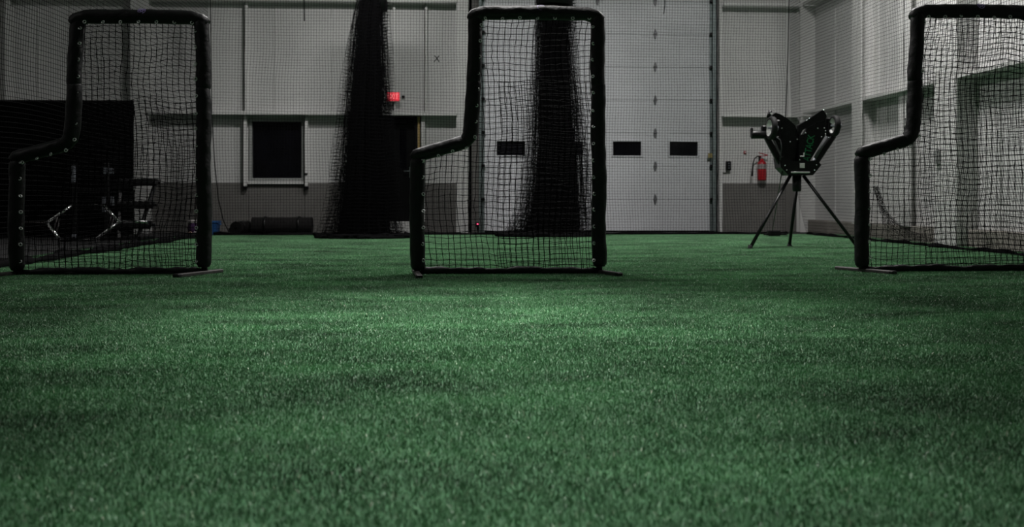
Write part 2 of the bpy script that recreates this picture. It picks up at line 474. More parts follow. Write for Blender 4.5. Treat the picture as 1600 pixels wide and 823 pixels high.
# ---- sectional overhead door
bd = thing('door_1', 'wide white sectional overhead door with small dark windows', None, ((BX0 + BX1) / 2, YW, 0)); bd['kind'] = 'structure'
bw = BX1 - BX0
SH = 0.6096
PX = [X_of(p) - (BX0 + BX1) / 2 for p in (798.5, 889, 980, 1068.5)]
z0s = Z_of(311, 1024) - SH           # hinges sit at the section joints
joints = [z0s + SH * k for k in range(0, 9)]
lo = 0.02; k = 0
edges_z = [lo] + [z for z in joints if z > .2] + [BTOP + .05]
for a, b in zip(edges_z[:-1], edges_z[1:]):
    zw = Z_of(232, 980)
    sec = None
    if a < zw < b:
        wz0, wz1 = Z_of(243, 980), Z_of(221, 980); hw = .262
        m = MB(); xs = [-bw / 2] + sum([[p - hw, p + hw] for p in PX], []) + [bw / 2]
        m.bbox(-bw / 2, bw / 2, .02, .07, a + .0015, wz0); m.bbox(-bw / 2, bw / 2, .02, .07, wz1, b - .0015)
        for i in range(0, len(xs), 2): m.bbox(xs[i], xs[i + 1], .02, .07, wz0, wz1)
        sec = m.build('door_section', 'door_white', bd)
        for p in PX:
            MB().bevbox((p, .055, (wz0 + wz1) / 2), (2 * hw, .01, wz1 - wz0), .002).build('pane', 'glass', sec)
            fm = MB()
            for c, s in (((p, .012, wz0 - .012), (2 * hw + .05, .02, .024)), ((p, .012, wz1 + .012), (2 * hw + .05, .02, .024)),
                         ((p - hw - .012, .012, (wz0 + wz1) / 2), (.024, .02, wz1 - wz0)), ((p + hw + .012, .012, (wz0 + wz1) / 2), (.024, .02, wz1 - wz0))):
                fm.bevbox(c, s, .004)
            fm.build('lite_frame', 'door_white', sec)
    else:
        m = MB().bevbox((0, .045, (a + b) / 2), (bw, .05, b - a - .003), .004)
        sec = m.build('door_section', 'door_white', bd)
hm = MB()
hm.prism([(-.032, 0), (-.018, .055), (-.012, .085), (.012, .085), (.018, .055), (.032, 0), (.018, -.055), (.012, -.085), (-.012, -.085), (-.018, -.055)], -.014, .012)
hm.tube([(-.03, -.014, 0), (.03, -.014, 0)], .011, 8)
hme = hm.mesh('hinge')
for z in joints:
    if z < .2: continue
    for px in (845, 934, 1024):
        link('hinge', hme, 'hinge', bd, (X_of(px) - (BX0 + BX1) / 2, .008, z))
for sx in (-1, 1):                   # tracks with brackets
    xx = sx * (bw / 2 + .05)
    tr = MB(); tr.bbox(xx - .05, xx + .05, .02, .035, 0, BTOP); tr.bbox(xx + sx * .04, xx + sx * .05, -.06, .03, 0, BTOP); tr.bbox(xx - .01, xx + .05 * sx, -.07, -.055, 0, BTOP)
    t_ = tr.build('track', 'galv', bd)
    for z in joints:
        if z > .2:
            MB().bevbox((xx, -.03, z), (.11, .06, .05), .006).build('roller_bracket', 'black_steel', t_)
MB().bbox(bw / 2 + .1, bw / 2 + .125, -.09, .03, 0, BTOP).build('seal_strip', 'black_steel', bd)
MB().bevbox((-(bw / 2) - .17, .03, BTOP / 2), (.14, .04, BTOP), .006).build('jamb_panel', 'wainscot', bd)
sb = MB().bevbox((X_of(746) - (BX0 + BX1) / 2, -.05, Z_of(350, 746) - .01), (.06, .05, .09), .008).build('door_sensor', 'black_plastic', bd)
MB().sphere((X_of(746) - (BX0 + BX1) / 2, -.082, Z_of(350, 746)), .014).build('indicator', 'led_red', sb)
MB().bevbox((X_of(1108) - (BX0 + BX1) / 2 - .0, -.078, Z_of(243, 1108)), (.08, .004, .085), .001).build('warning_sticker', 'yellow_sticker', bd)
MB().bevbox((0, .045, .012), (bw, .055, .02), .004).build('bottom_seal', 'black_steel', bd)

# ---- right wall
wr = MB().bbox(XR, XR + .2, YF, YW + .3, 0, ZC)
wall_right = struct('wall_right', wr, 'wall', 'white lined right wall with a girt and a low concrete curb')
ZR = at_x(1420, 138.2, XR - GP).z
ys_cols = []
def rcol(px0, px1, d, name='column', z0=0.0, z1=ZC):
    y1 = at_x(px0, 300, XR - d).y; y0 = at_x(px1, 300, XR - d).y
    m = MB(); m.bbox(XR - d, XR - d + .025, y0, y1, z0, z1); m.bbox(XR - .02, XR, y0, y1, z0, z1); m.bbox(XR - d, XR, (y0 + y1) / 2 - .012, (y0 + y1) / 2 + .012, z0, z1)
    m.build(name, 'steel_white', wall_right); return y0, y1
m0 = (at_x(1494, 300, XR - .28).y, at_x(1459, 300, XR - .28).y)
MB().bevbox((XR - .14, (m0[0] + m0[1]) / 2, ZC / 2), (.28, m0[1] - m0[0], ZC), .01).build('column', 'steel_white', wall_right)
rcol(1331, 1345, .30, 'stud', .22); rcol(1404, 1421, .16, 'stud', .22)
yb = YW - .3
for (a, b) in ((YF, m0[0] - 5.2), (m0[0] - 4.7, m0[0]), (m0[1], yb)):
    for z in (ZR, ZG2 + .02):
        m = MB(); m.bbox(XR - GP, XR, a, b, z - .012, z + .012); m.bbox(XR - GP, XR - GP + .012, a, b, z, z + .035)
        m.build('girt', 'steel_white', wall_right)
m = MB(); y0 = m0[0] - 5.2; m.bbox(XR - .32, XR, y0, y0 + .4, 0, ZC); m.build('column', 'steel_white', wall_right)
for (a, b) in ((YF, m0[0] - 5.2), (m0[0] - 4.8, m0[0] - .02), (m0[1] + .02, YW - .05)):
    MB().bevbox((XR - .07, (a + b) / 2, .115), (.14, b - a, .23), .012).build('curb', 'concrete', wall_right)
for y in np.arange(6.5, 18, 1.05):
    MB().bevbox((XR - .006, float(y), ZC / 2 + .12), (.014, .02, ZC - .26), .003).build('panel_lap', 'wall', wall_right)
p = at_x(1465, 245, XR - .30)
MB().bevbox((XR - .30, p.y, p.z), (.05, .11, .19), .008).build('conduit_box', 'frame_grey', wall_right)
# ---- left wall and the wall behind the camera
wall_left = struct('wall_left', MB().bbox(XL - .2, XL, YF, YW + .3, 0, ZC), 'wall', 'white lined left wall beyond the weights area')
wall_front = struct('wall_front', MB().bbox(XL, XR, YF - .2, YF, 0, ZC), 'wall', 'white wall at the near end of the hall')

# ================================================================== LAMPS
for i, (x, y, z, w, beam) in enumerate(LAMPS):
    where = ['at the left over the back of the turf', 'at the right over the back of the turf', 'over the row of batting screens', 'over the open turf before the middle screen', 'over the open turf nearest the camera', 'over the far left of the hall, added to make the trap bar glint'][i]
    k = .7 if i == 5 else 1.0          # the added side lamp is smaller, for a stronger glint
    t = thing('high_bay_lamp', 'white linear high bay lamp hung ' + where, 'lamp', (x, y, z), 0, 'high bay lamps')
    h = MB(); h.prism([(-.14 * k, 0), (-.16 * k, .05), (-.09 * k, .11), (.09 * k, .11), (.16 * k, .05), (.14 * k, 0)], -.62 * k, .62 * k)
    h.v = [(q[1], q[0], q[2]) for q in h.v]; h.build('housing', 'white_plastic', t)
    MB().bevbox((0, 0, -.006), (1.16 * k, .24 * k, .012), .004).build('lens', 'lens', t)
    for sx in (-.5 * k, .5 * k):
        MB().tube([(sx, 0, .1), (sx, 0, ZC - z)], .006, 6).build('hanger', 'galv', t)
    ld = bpy.data.lights.new('lamp_light', 'AREA'); ld.shape = 'RECTANGLE'; ld.size = 1.15 * k; ld.size_y = .24 * k
    ld.energy = w; ld.spread = math.radians(beam); ld.color = (1.0, 0.975, 0.955)
    lo_ = bpy.data.objects.new('lamp_light', ld); COL.objects.link(lo_); lo_.parent = t; lo_.location = (0, 0, -.02)

# ================================================================== TURF PILE
def turf_material():
    m = bpy.data.materials.new('turf_blades'); m.use_nodes = True
    nt = m.node_tree; b = nt.nodes['Principled BSDF']
    at = nt.nodes.new('ShaderNodeAttribute'); at.attribute_name = 'tint'
    ramp = nt.nodes.new('ShaderNodeValToRGB')
    cr = ramp.color_ramp
    cr.elements[0].position = 0.0; cr.elements[0].color = (0.06, 0.165, 0.075, 1)
    cr.elements[1].position = 0.55; cr.elements[1].color = (0.125, 0.29, 0.14, 1)
    e = cr.elements.new(0.9); e.color = (0.21, 0.40, 0.22, 1)
    e = cr.elements.new(0.975); e.color = (0.55, 0.62, 0.46, 1)  # few pale blades: tan thatch, also standing in for glints
    nt.links.new(at.outputs['Fac'], ramp.inputs['Fac'])
    geo = nt.nodes.new('ShaderNodeNewGeometry')
    n = nt.nodes.new('ShaderNodeTexNoise'); n.inputs['Scale'].default_value = 1.7; n.inputs['Detail'].default_value = 6; n.inputs['Roughness'].default_value = 0.65
    mp = nt.nodes.new('ShaderNodeMapping'); mp.inputs['Scale'].default_value = (0.7, 1.5, 1)
    nt.links.new(geo.outputs['Position'], mp.inputs['Vector']); nt.links.new(mp.outputs['Vector'], n.inputs['Vector'])
    r2 = nt.nodes.new('ShaderNodeMapRange'); r2.inputs[1].default_value = .32; r2.inputs[2].default_value = .68; r2.inputs[3].default_value = .40; r2.inputs[4].default_value = 1.5
    nt.links.new(n.outputs['Fac'], r2.inputs[0])
    mx = nt.nodes.new('ShaderNodeVectorMath'); mx.operation = 'SCALE'
    nt.links.new(ramp.outputs['Color'], mx.inputs[0]); nt.links.new(r2.outputs[0], mx.inputs['Scale'])
    nt.links.new(mx.outputs[0], b.inputs['Base Color'])
    b.inputs['Roughness'].default_value = 0.42
    b.inputs['Specular IOR Level'].default_value = 0.5
    return m
def turf_tile(seed, count):
    r = np.random.default_rng(seed)
    n = count
    x = r.uniform(0, 1, n); y = r.uniform(0, 1, n)
    h = r.uniform(.007, .017, n); w = r.uniform(.0008, .0016, n)
    yaw = r.uniform(0, 2 * math.pi, n)
    lean = np.abs(r.normal(.55, .35, n)); ld = r.uniform(0, 2 * math.pi, n)
    lx = np.cos(ld) * np.sin(lean) * h; ly = np.sin(ld) * np.sin(lean) * h; hz = h * np.cos(lean)
    sx, sy = np.cos(yaw) * w, np.sin(yaw) * w
    V = np.zeros((n, 5, 3))
    V[:, 0] = np.stack([x - sx, y - sy, np.zeros(n)], 1); V[:, 1] = np.stack([x + sx, y + sy, np.zeros(n)], 1)
    mx, my, mz = x + lx * .38, y + ly * .38, hz * .62
    V[:, 2] = np.stack([mx + sx, my + sy, mz], 1); V[:, 3] = np.stack([mx - sx, my - sy, mz], 1)
    V[:, 4] = np.stack([x + lx, y + ly, hz], 1)
    V[:, :, 2] += .003
    base = np.arange(n) * 5
    loops = np.stack([base, base + 1, base + 2, base + 3, base + 3, base + 2, base + 4], 1).reshape(-1)
    st = np.stack([np.arange(n) * 7, np.arange(n) * 7 + 4], 1).reshape(-1); tot = np.tile([4, 3], n)
    me = bpy.data.meshes.new('turf_tile')
    me.vertices.add(n * 5); me.vertices.foreach_set('co', V.reshape(-1).astype(np.float32))
    me.loops.add(n * 7); me.loops.foreach_set('vertex_index', loops.astype(np.int32))
    me.polygons.add(2 * n); me.polygons.foreach_set('loop_start', st.astype(np.int32)); me.polygons.foreach_set('loop_total', tot.astype(np.int32))
    me.update(calc_edges=True)
    a = me.attributes.new('tint', 'FLOAT', 'POINT')
    a.data.foreach_set('value', np.repeat(np.clip(r.beta(2, 2.4, n) + (r.uniform(0, 1, n) > .985) * .6, 0, 1), 5).astype(np.float32))
    me.materials.append(M['turf'])
    return me
M['turf'] = turf_material()
tile_me = turf_tile(5, 30000)
tile_obj = bpy.data.objects.new('turf_tile', tile_me)      # source of the instances, not linked to the scene
# carrier: one vertex per square metre
cx = np.arange(TX0, TX1 - .01, 1.0) + .5; cy = np.arange(TY0, TY1 - .01, 1.0) + .5
pts = [(float(a), float(b), 0.003) for a in cx for b in cy]
cme = bpy.data.meshes.new('turf_pile'); cme.from_pydata(pts, [], [])
ra = cme.attributes.new('turn', 'FLOAT', 'POINT'); ra.data.foreach_set('value', [random.choice((0, 1, 2, 3)) * math.pi / 2 for _ in pts])
cme.materials.append(M['turf'])
pile = link('turf_pile', cme); tag(pile, 'short green artificial turf covering the hall floor', 'turf', kind='stuff')
ng = bpy.data.node_groups.new('turf_scatter', 'GeometryNodeTree')
ng.interface.new_socket('Geometry', in_out='INPUT', socket_type='NodeSocketGeometry')
ng.interface.new_socket('Geometry', in_out='OUTPUT', socket_type='NodeSocketGeometry')
gi = ng.nodes.new('NodeGroupInput'); go = ng.nodes.new('NodeGroupOutput')
oi = ng.nodes.new('GeometryNodeObjectInfo'); oi.inputs[0].default_value = tile_obj; oi.inputs['As Instance'].default_value = True
iop = ng.nodes.new('GeometryNodeInstanceOnPoints')
na = ng.nodes.new('GeometryNodeInputNamedAttribute'); na.data_type = 'FLOAT'; na.inputs[0].default_value = 'turn'
cv = ng.nodes.new('ShaderNodeCombineXYZ')
ng.links.new(na.outputs[0], cv.inputs[2])
tf = ng.nodes.new('GeometryNodeTransform'); tf.inputs['Translation'].default_value = (-.5, -.5, 0)
ng.links.new(oi.outputs['Geometry'], tf.inputs['Geometry'])
ng.links.new(gi.outputs[0], iop.inputs['Points']); ng.links.new(tf.outputs[0], iop.inputs['Instance'])
ng.links.new(cv.outputs[0], iop.inputs['Rotation'])
ng.links.new(iop.outputs[0], go.inputs[0])
md = pile.modifiers.new('scatter', 'NODES'); md.node_group = ng

# ================================================================== PROTECTIVE L SCREENS
OUT = [(0, 0.02), (0, .97), (.42, 1.085), (.475, 2.09), (.52, 2.135), (1.43, 2.14), (1.47, 2.09), (1.485, .02)]
def inside(px, pz, poly):
    r = np.zeros(px.shape, bool); n = len(poly); j = n - 1
    for i in range(n):
        xi, zi = poly[i]; xj, zj = poly[j]
        c = ((zi > pz) != (zj > pz)) & (px < (xj - xi) * (pz - zi) / (zj - zi + 1e-12) + xi)
        r ^= c; j = i
    return r
def seg_pts(poly, step=.025):
    out = []
    for (a, b) in zip(poly[:-1], poly[1:]):
        L = math.dist(a, b); n = max(1, int(L / step))
        for i in range(n):
            t = i / n; out.append((a[0] + (b[0] - a[0]) * t, a[1] + (b[1] - a[1]) * t))
    out.append(poly[-1]); return out
grom_me = MB().torus((0, 0, 0), .0115, .0042, (0, -1, .35), 12, 6).mesh('grommet')
def l_screen(label, base, zs, feet, net2, seed, loosen):
    t = thing('batting_screen', label, 'batting screen', base, 0, 'padded batting screens')
    r = random.Random(seed); R = np.random.default_rng(seed)
    Z = lambda z: z * zs
    def pad(name, poly, rad, k):
        P = seg_pts([(a, Z(b)) for a, b in poly])
        n = len(P); ph = [r.uniform(0, 6.28) for _ in range(6)]
        rr = []
        for i in range(n):
            e = min(i, n - 1 - i)
            rr.append(rad * (.72 if e == 0 else .96 if e == 1 else 1.0))
        pts_ = [(x + .004 * math.sin(i * .21 + ph[0]), .004 * math.sin(i * .17 + ph[1]), z) for i, (x, z) in enumerate(P)]
        def fn(i, a):
            return 1 + .035 * math.sin(2 * a + i * .55 + ph[2]) * math.sin(i * .23 + ph[3]) + .03 * math.sin(3 * a - i * .9 + ph[4]) * math.sin(i * .13 + ph[5])
        return MB().tube(pts_, rr, 20, True, True, fn).build(name, 'vinyl', t)
    pad('post_pad', [(0, .045), (0, .50), (-.002, .955)], .060, 0)
    pad('arm_pad', [(-.03, .945), (.0, .975), (.30, 1.062), (.41, 1.095)], .057, 1)
    pad('post_pad', [(.35, 1.078), (.395, 1.095), (.425, 1.135), (.44, 1.22), (.455, 1.60)], .061, 2)
    pad('post_pad', [(.452, 1.55), (.472, 2.05), (.478, 2.135)], .058, 3)
    tp = pad('top_pad', [(.43, 2.075), (.47, 2.115), (.55, 2.142), (1.0, 2.147), (1.38, 2.142), (1.45, 2.12), (1.51, 2.08)], .058, 4)
    pad('post_pad', [(1.466, 2.13), (1.476, 1.53)], .059, 5)
    pad('post_pad', [(1.474, 1.58), (1.48, .9), (1.485, .065)], .060, 6)
    # bare tube frame and bottom bar sleeve
    fm = MB()
    fm.tube([(a, 0, Z(b)) for a, b in seg_pts(OUT + [OUT[0]], .2)], .019, 10)
    fm.build('tube_frame', 'black_steel', t)
    bb = seg_pts([(.03, .035), (1.46, .035)], .04)
    ph = r.uniform(0, 6)
    MB().tube([(x, 0, z + .006 * math.sin(x * 9 + ph)) for x, z in bb], [.026 + .006 * math.sin(x * 17 + ph) + .004 * math.sin(x * 41) for x, z in bb], 12).build('bottom_sleeve', 'vinyl', t)
    # grommets along the inner edge of the pads
    inner = [((.047, .12), (.047, .93)), ((.06, .935), (.40, 1.035)), ((.47, 1.12), (.515, 2.04)), ((.55, 2.092), (1.40, 2.094)), ((1.424, 2.03), (1.437, .12))]
    for (a, b) in inner:
        L = math.dist(a, b); n = max(2, int(round(L / .14)))
        for i in range(n + 1):
            q = i / n
            o = link('grommet', grom_me, 'zinc', t, (a[0] + (b[0] - a[0]) * q + r.uniform(-.004, .004), -.043, Z(a[1] + (b[1] - a[1]) * q) + r.uniform(-.006, .006)))
            o.rotation_euler = (r.uniform(-.4, .4), r.uniform(-.5, .5), r.uniform(-.6, .6))
    # round purple emblem printed on the top pad
    lm = MB(); cx_, ang0, rr = 1.0, math.radians(38), .0625
    def on(a, b):
        an = ang0 + b / rr
        return (cx_ + a, -rr * math.cos(an), Z(2.147) + rr * math.sin(an))
    def strip(path, w):
        for (p, q) in zip(path[:-1], path[1:]):
            d = Vector((q[0] - p[0], q[1] - p[1])); 
            if d.length < 1e-6: continue
            nn = Vector((-d.y, d.x)).normalized() * w
            lm.add([on(p[0] + nn.x, p[1] + nn.y), on(p[0] - nn.x, p[1] - nn.y), on(q[0] - nn.x, q[1] - nn.y), on(q[0] + nn.x, q[1] + nn.y)], [(0, 1, 2, 3)])
    RR = .029
    strip([(RR * math.cos(a), RR * math.sin(a)) for a in np.linspace(0, 2 * math.pi, 33)], .0028)
    star = [(RR * .93 * math.sin(2 * math.pi * k * 2 / 5), RR * .93 * math.cos(2 * math.pi * k * 2 / 5)) for k in range(6)]
    for a, b in zip(star[:-1], star[1:]):
        strip([(a[0] + (b[0] - a[0]) * q, a[1] + (b[1] - a[1]) * q) for q in np.linspace(0, 1, 6)], .0022)
    lo2 = lm.build('emblem', 'logo', tp)
    # feet
    for (x, dxf, dyf, dxb, dyb) in feet:
        d = Vector((dxf - dxb, dyf - dyb)); an = math.atan2(d.y, d.x)
        c = Vector((x + (dxf + dxb) / 2, (dyf + dyb) / 2, .022))
        ft = MB().bevbox(c, (d.length, .048, .03), .006, Matrix.Rotation(an, 3, 'Z')).build('foot', 'bare_steel', t)
        MB().bevbox((x + dxf, dyf, .02), (.05, .056, .036), .008, Matrix.Rotation(an, 3, 'Z')).build('foot_cap', 'black_plastic', ft)
        MB().tube([(x, 0, .03), (x, 0, .12)], .026, 10).build('foot_socket', 'black_steel', ft)
    # netting
    c = .0475
    def layer(y, cell, x_min, z_max, amp, off):
        nu, nv = int(1.5 / cell) + 1, int(2.16 / cell) + 1
        gx = (np.arange(nu) * cell + off)[:, None] + np.zeros((1, nv)); gz = (np.arange(nv) * cell + .02 + off * .6)[None] + np.zeros((nu, 1))
        keep = inside(gx, gz, OUT) & (gx > x_min) & (gz < z_max)
        X = gx + smooth_noise((nu, nv), (5, 7), amp) + R.normal(0, .0028, (nu, nv)) + .012 * np.sin(gz * 5 + seed)
        ZZ = gz * zs + smooth_noise((nu, nv), (6, 6), amp) + R.normal(0, .0028, (nu, nv))
        # mouth of the bag: net bulges and is drawn to the frame
        Y = y + .09 * np.sin(np.clip(gx / 1.48, 0, 1) * math.pi) * np.sin(np.clip(gz / 2.13, 0, 1) * math.pi) + smooth_noise((nu, nv), (7, 9), .03)
        P = np.stack([X, Y, ZZ], 2)
        A, B = grid_edges(P, keep)
        return A, B, P[keep]
    A, B, K = layer(.012, c, -1, 9, .016 * loosen, .004)
    o = link('netting', strings_mesh('netting', A, B, .0031, K, .0056), 'twine', t); o['kind'] = 'stuff'
    if net2:
        A, B, K = layer(.05, c * .97, net2[0], net2[1], .03, .021)
        o = link('netting', strings_mesh('netting', A, B, .0027, K, .005), 'twine', t); o['kind'] = 'stuff'
    return t
b0 = on_floor(26, 431.5); b1 = on_floor(652, 430.5); b2 = on_floor(1347, 426.5)
l_screen('padded black batting screen in front of the black partition at the left', (b0.x, b0.y, .004), .975,
         [(0.0, -.12, -.36, .03, .15), (1.485, -.12, -.36, .10, .16)], (.3, 1.5), 3, .8)
l_screen('padded black batting screen in the middle, before the white overhead door', (b1.x, b1.y, .004), .995,
         [(0.0, .03, -.42, -.03, .22), (1.485, .11, -.30, -.06, .20)], (.62, 1.62), 21, 1.0)
l_screen('padded black batting screen at the right, cut by the picture edge', (b2.x, b2.y, .004), 1.025,
         [(0.0, .13, -.30, -.12, .26), (1.485, .14, -.30, -.12, .26)], (.55, 2.2), 35, 1.2)

# ================================================================== BARRIER NETS
NZ = 4.75
def barrier(label, p0, p1, name='barrier_net', cell=.047, billow=.06, side=None, hem=.03, spread=0.0, seed=1):
    t = thing(name, label, 'net', (p0[0], p0[1], 0.0))
    d = Vector((p1[0] - p0[0], p1[1] - p0[1])); L = d.length; d.normalize(); nrm = Vector((-d.y, d.x))
    nu, nv = int(L / cell) + 1, int((NZ - .03) / cell) + 1
    u = np.linspace(0, L, nu)[:, None] + np.zeros((1, nv)); z = np.linspace(.03, NZ, nv)[None] + np.zeros((nu, 1))
    zt = z / NZ
    w = smooth_noise((nu, nv), (max(2, int(L / 1.1)), 5), billow) * (1 - zt ** 4)
    w += spread * np.clip(1 - z / 1.6, 0, 1) ** 1.5
    uu = u + smooth_noise((nu, nv), (max(2, int(L / .9)), 6), .03)
    zz = z + smooth_noise((nu, nv), (max(2, int(L / 1.3)), 7), .035) * np.sin(np.clip(zt, 0, 1) * math.pi)
    P = np.stack([d.x * uu + nrm.x * w, d.y * uu + nrm.y * w, zz], 2)
    A, B = grid_edges(P)
    o = link('netting', strings_mesh('netting', A, B, .0026), 'twine_far', t); o['kind'] = 'stuff'
    MB().tube([(0, 0, NZ), (d.x * L * .5, d.y * L * .5, NZ - .03), (d.x * L, d.y * L, NZ)], .006, 8).build('top_cable', 'galv', t)
    n = int(L / .06); hp = []; hr = []
    for i in range(n + 1):
        q = i / n * L; ww_ = spread + .03 * math.sin(q * 3.1 + seed) + .02 * math.sin(q * 9.7)
        hp.append((d.x * q + nrm.x * ww_, d.y * q + nrm.y * ww_, hem * .8)); hr.append(hem * (1 + .35 * math.sin(q * 5.3 + seed) + .25 * math.sin(q * 13.1)))
    MB().tube(hp, hr, 8).build('bottom_hem', 'twine_far', t)
    return t
YN = 16.62
XNL, XNR = at_y(329, 100, YN).x, at_y(1232, 100, YN).x
nb = barrier('fine black net hung along the back wall before the overhead door', (XNL + .03, YN + .02), (XNR - .03, YN + .02), seed=1)
nl = barrier('black net along the left turf edge, before the black partition', (XNL, 7.0), (XNL, YN - .12), hem=.045, billow=.05, seed=2)
nr_ = barrier('black net sloping along the white right wall', (XNR, YN - .1), (XNR + .12, 8.6), billow=.035, spread=.30, seed=3)
def rope(poly, Y, name, parent, rad=.009, m='twine_far'):
    o = parent.location
    MB().tube([at_y(x, y, Y) - o for x, y in poly], rad, 6).build(name, m, parent)
rope([(328, -90), (328.5, 0), (330, 90), (331, 180), (335, 250), (341, 310), (349, 345), (358, 363)], YN - .05, 'edge_rope', nb, .008)
rope([(1233.5, -90), (1233, 0), (1231, 90), (1228, 175), (1226, 250)], YN - .04, 'edge_rope', nb, .008)
rope([(475, -80), (475.2, 0), (475.5, 33)], YN - .05, 'tie_strap', nb, .010)
rope([(1038, -80), (1039, 8), (1037, 22)], YN - .05, 'tie_strap', nb, .008)
rope([(679, 87), (683, 91), (686, 97)], YN - .02, 'repair_tie', nb, .007); rope([(686, 87), (682, 92), (678, 97)], YN - .02, 'repair_tie', nb, .007)
# loose fold of the right net lying against the curb
o = np.array(nr_.location)
nu, nv = 22, 26; P = np.zeros((nu, nv, 3))
for i in range(nu):
    for j in range(nv):
        a, b = i / (nu - 1), j / (nv - 1)
        q = at_x(1364 + 24 * b + (9 + 72 * b ** 4) * a, 292 + 80 * b + 4 * a * b, 6.0 + .25 * b + .05 * math.sin(a * 40 + b * 3))
        P[i, j] = np.array(q) - o
P += rng.normal(0, .006, P.shape); P[:, :, 2] = np.maximum(P[:, :, 2], .01)
A, B = grid_edges(P)
q = link('loose_fold', strings_mesh('loose_fold', A, B, .0022), 'twine_far', nr_); q['kind'] = 'stuff'

# ---- gathered divider nets
def bundle(label, Y, table, depth, seed, sleeve):
    ctr = at_y((table[-1][1] + table[-1][2]) / 2, 300, Y)
    t = thing('gathered_net', label, 'net', (ctr.x, Y, 0), 0, 'gathered divider nets')
    zs = []; cs = []; hs = []
    for (py, l, r) in table:
        a, b = at_y(l, py, Y), at_y(r, py, Y)
        zs.append(a.z); cs.append((a.x + b.x) / 2 - ctr.x); hs.append((b.x - a.x) / 2)
    zs, cs, hs = np.array(zs)[::-1], np.array(cs)[::-1], np.array(hs)[::-1]
    R = np.random.default_rng(seed)
    nv = 92
    zz = np.concatenate([np.linspace(.02, NZ, nv)])
    for li, (rho, nu) in enumerate(((1.0, 46), (.92, 54), (.80, 84), (.68, 84), (.58, 84))):
        ph = np.linspace(0, 2 * math.pi, nu, endpoint=False)[:, None]
        z = zz[None] + np.zeros((nu, 1))
        cx_ = np.interp(zz, zs, cs)[None]; hx = np.interp(zz, zs, hs)[None]
        pl = 1 + .16 * np.sin(11 * ph + li * 1.7 + 1.2 * np.sin(z * .9 + li)) + .10 * np.sin(23 * ph + li * 2.1 - z * .6)
        pl = pl + smooth_noise((nu, nv), (14, 8), .10)
        x = cx_ + hx * rho * pl * .88 * np.cos(ph); y = hx * rho * depth * pl * np.sin(ph)
        z2 = z + smooth_noise((nu, nv), (12, 9), .03) + R.normal(0, .005, (nu, nv))
        z2 = np.maximum(z2, .012 + .004 * li)
        P = np.stack([x, y, z2], 2)
        A, B = grid_edges(P, wrap=True)
        o = link('net_layer', strings_mesh('net_layer', A, B, .0023), 'twine', t); o['kind'] = 'stuff'
    # tightly packed inner folds
    vs = []; fs = []; n1, n2 = 96, 40
    for j in range(n2):
        z = .02 + (NZ - .02) * j / (n2 - 1)
        c_ = float(np.interp(z, zs, cs)); h_ = float(np.interp(z, zs, hs))
        for i in range(n1):
            p_ = 2 * math.pi * i / n1
            w = .47 * (1 + .22 * math.sin(13 * p_ + math.sin(z * 1.3)) + .08 * math.sin(29 * p_ + z))
            vs.append((c_ + h_ * w * math.cos(p_), h_ * depth * w * math.sin(p_), z))
    for j in range(n2 - 1):
        for i in range(n1):
            fs.append((j * n1 + i, j * n1 + (i + 1) % n1, (j + 1) * n1 + (i + 1) % n1, (j + 1) * n1 + i))
    MB().add(vs, fs, True).build('packed_folds', 'twine', t)
    # heap on the floor: overlapping coils of slack net
    hp = MB(); h0 = float(hs[0]); rr = random.Random(seed)
    for k in range(16):
        a0 = rr.uniform(0, 6.28); pts_ = []; rad = []
        for i in range(26):
            a = a0 + i * .26
            q = rr.uniform(.80, 1.04)
            pts_.append((float(cs[0]) + h0 * q * math.cos(a), h0 * depth * q * 1.05 * math.sin(a), .028 + .05 * (1 - abs(math.sin(i * .5 + k))) * rr.uniform(.4, 1.2)))
            rad.append(rr.uniform(.012, .034))
        hp.tube(pts_, rad, 6)
    hp.build('floor_heap', 'twine', t)
    # vinyl storage sleeve up high
    sl = MB(); pts_ = [at_y(x, y, Y) - Vector((ctr.x, Y, 0)) for x, y in sleeve[:2]]
    sl.tube([pts_[0], pts_[0].lerp(pts_[1], .5), pts_[1]], sleeve[2], 18)
    sl.build('storage_sleeve', 'vinyl', t)
    return t
bundle('gathered black net hanging before the exit sign and service door', 15.4,
       [(-150, 566, 596), (0, 555, 607), (30, 549, 605), (100, 540, 611), (180, 529, 616), (250, 519, 626), (300, 511, 632), (345, 503, 634), (374, 494, 642)], .55, 5,
       [(597, 18), (588, -60), [.08, .12, .15]])
bundle('gathered black net hanging before the overhead door, behind the middle screen', 15.9,
       [(-150, 840, 892), (0, 834, 898), (30, 832, 900), (100, 830, 902), (200, 824, 915), (280, 812, 925), (330, 800, 932), (355, 788, 934), (369, 776, 938)], .55, 9,
       [(866, 9), (868, -60), [.29, .33, .34]])

# ================================================================== PITCHING MACHINE
PY = 12.25
pc = at_y(1246, 300, PY)
pm = thing('pitching_machine', 'black three wheel pitching machine on a tripod near the fire extinguisher', 'pitching machine', (pc.x, PY, 0))
SCL = None
def L(px, py, y=0.0):
    p = at_y(px, py, PY + y)
    return Vector((p.x - pc.x, y, p.z))
def poly(pl):
    return [(L(x, y).x, L(x, y).z) for x, y in pl]
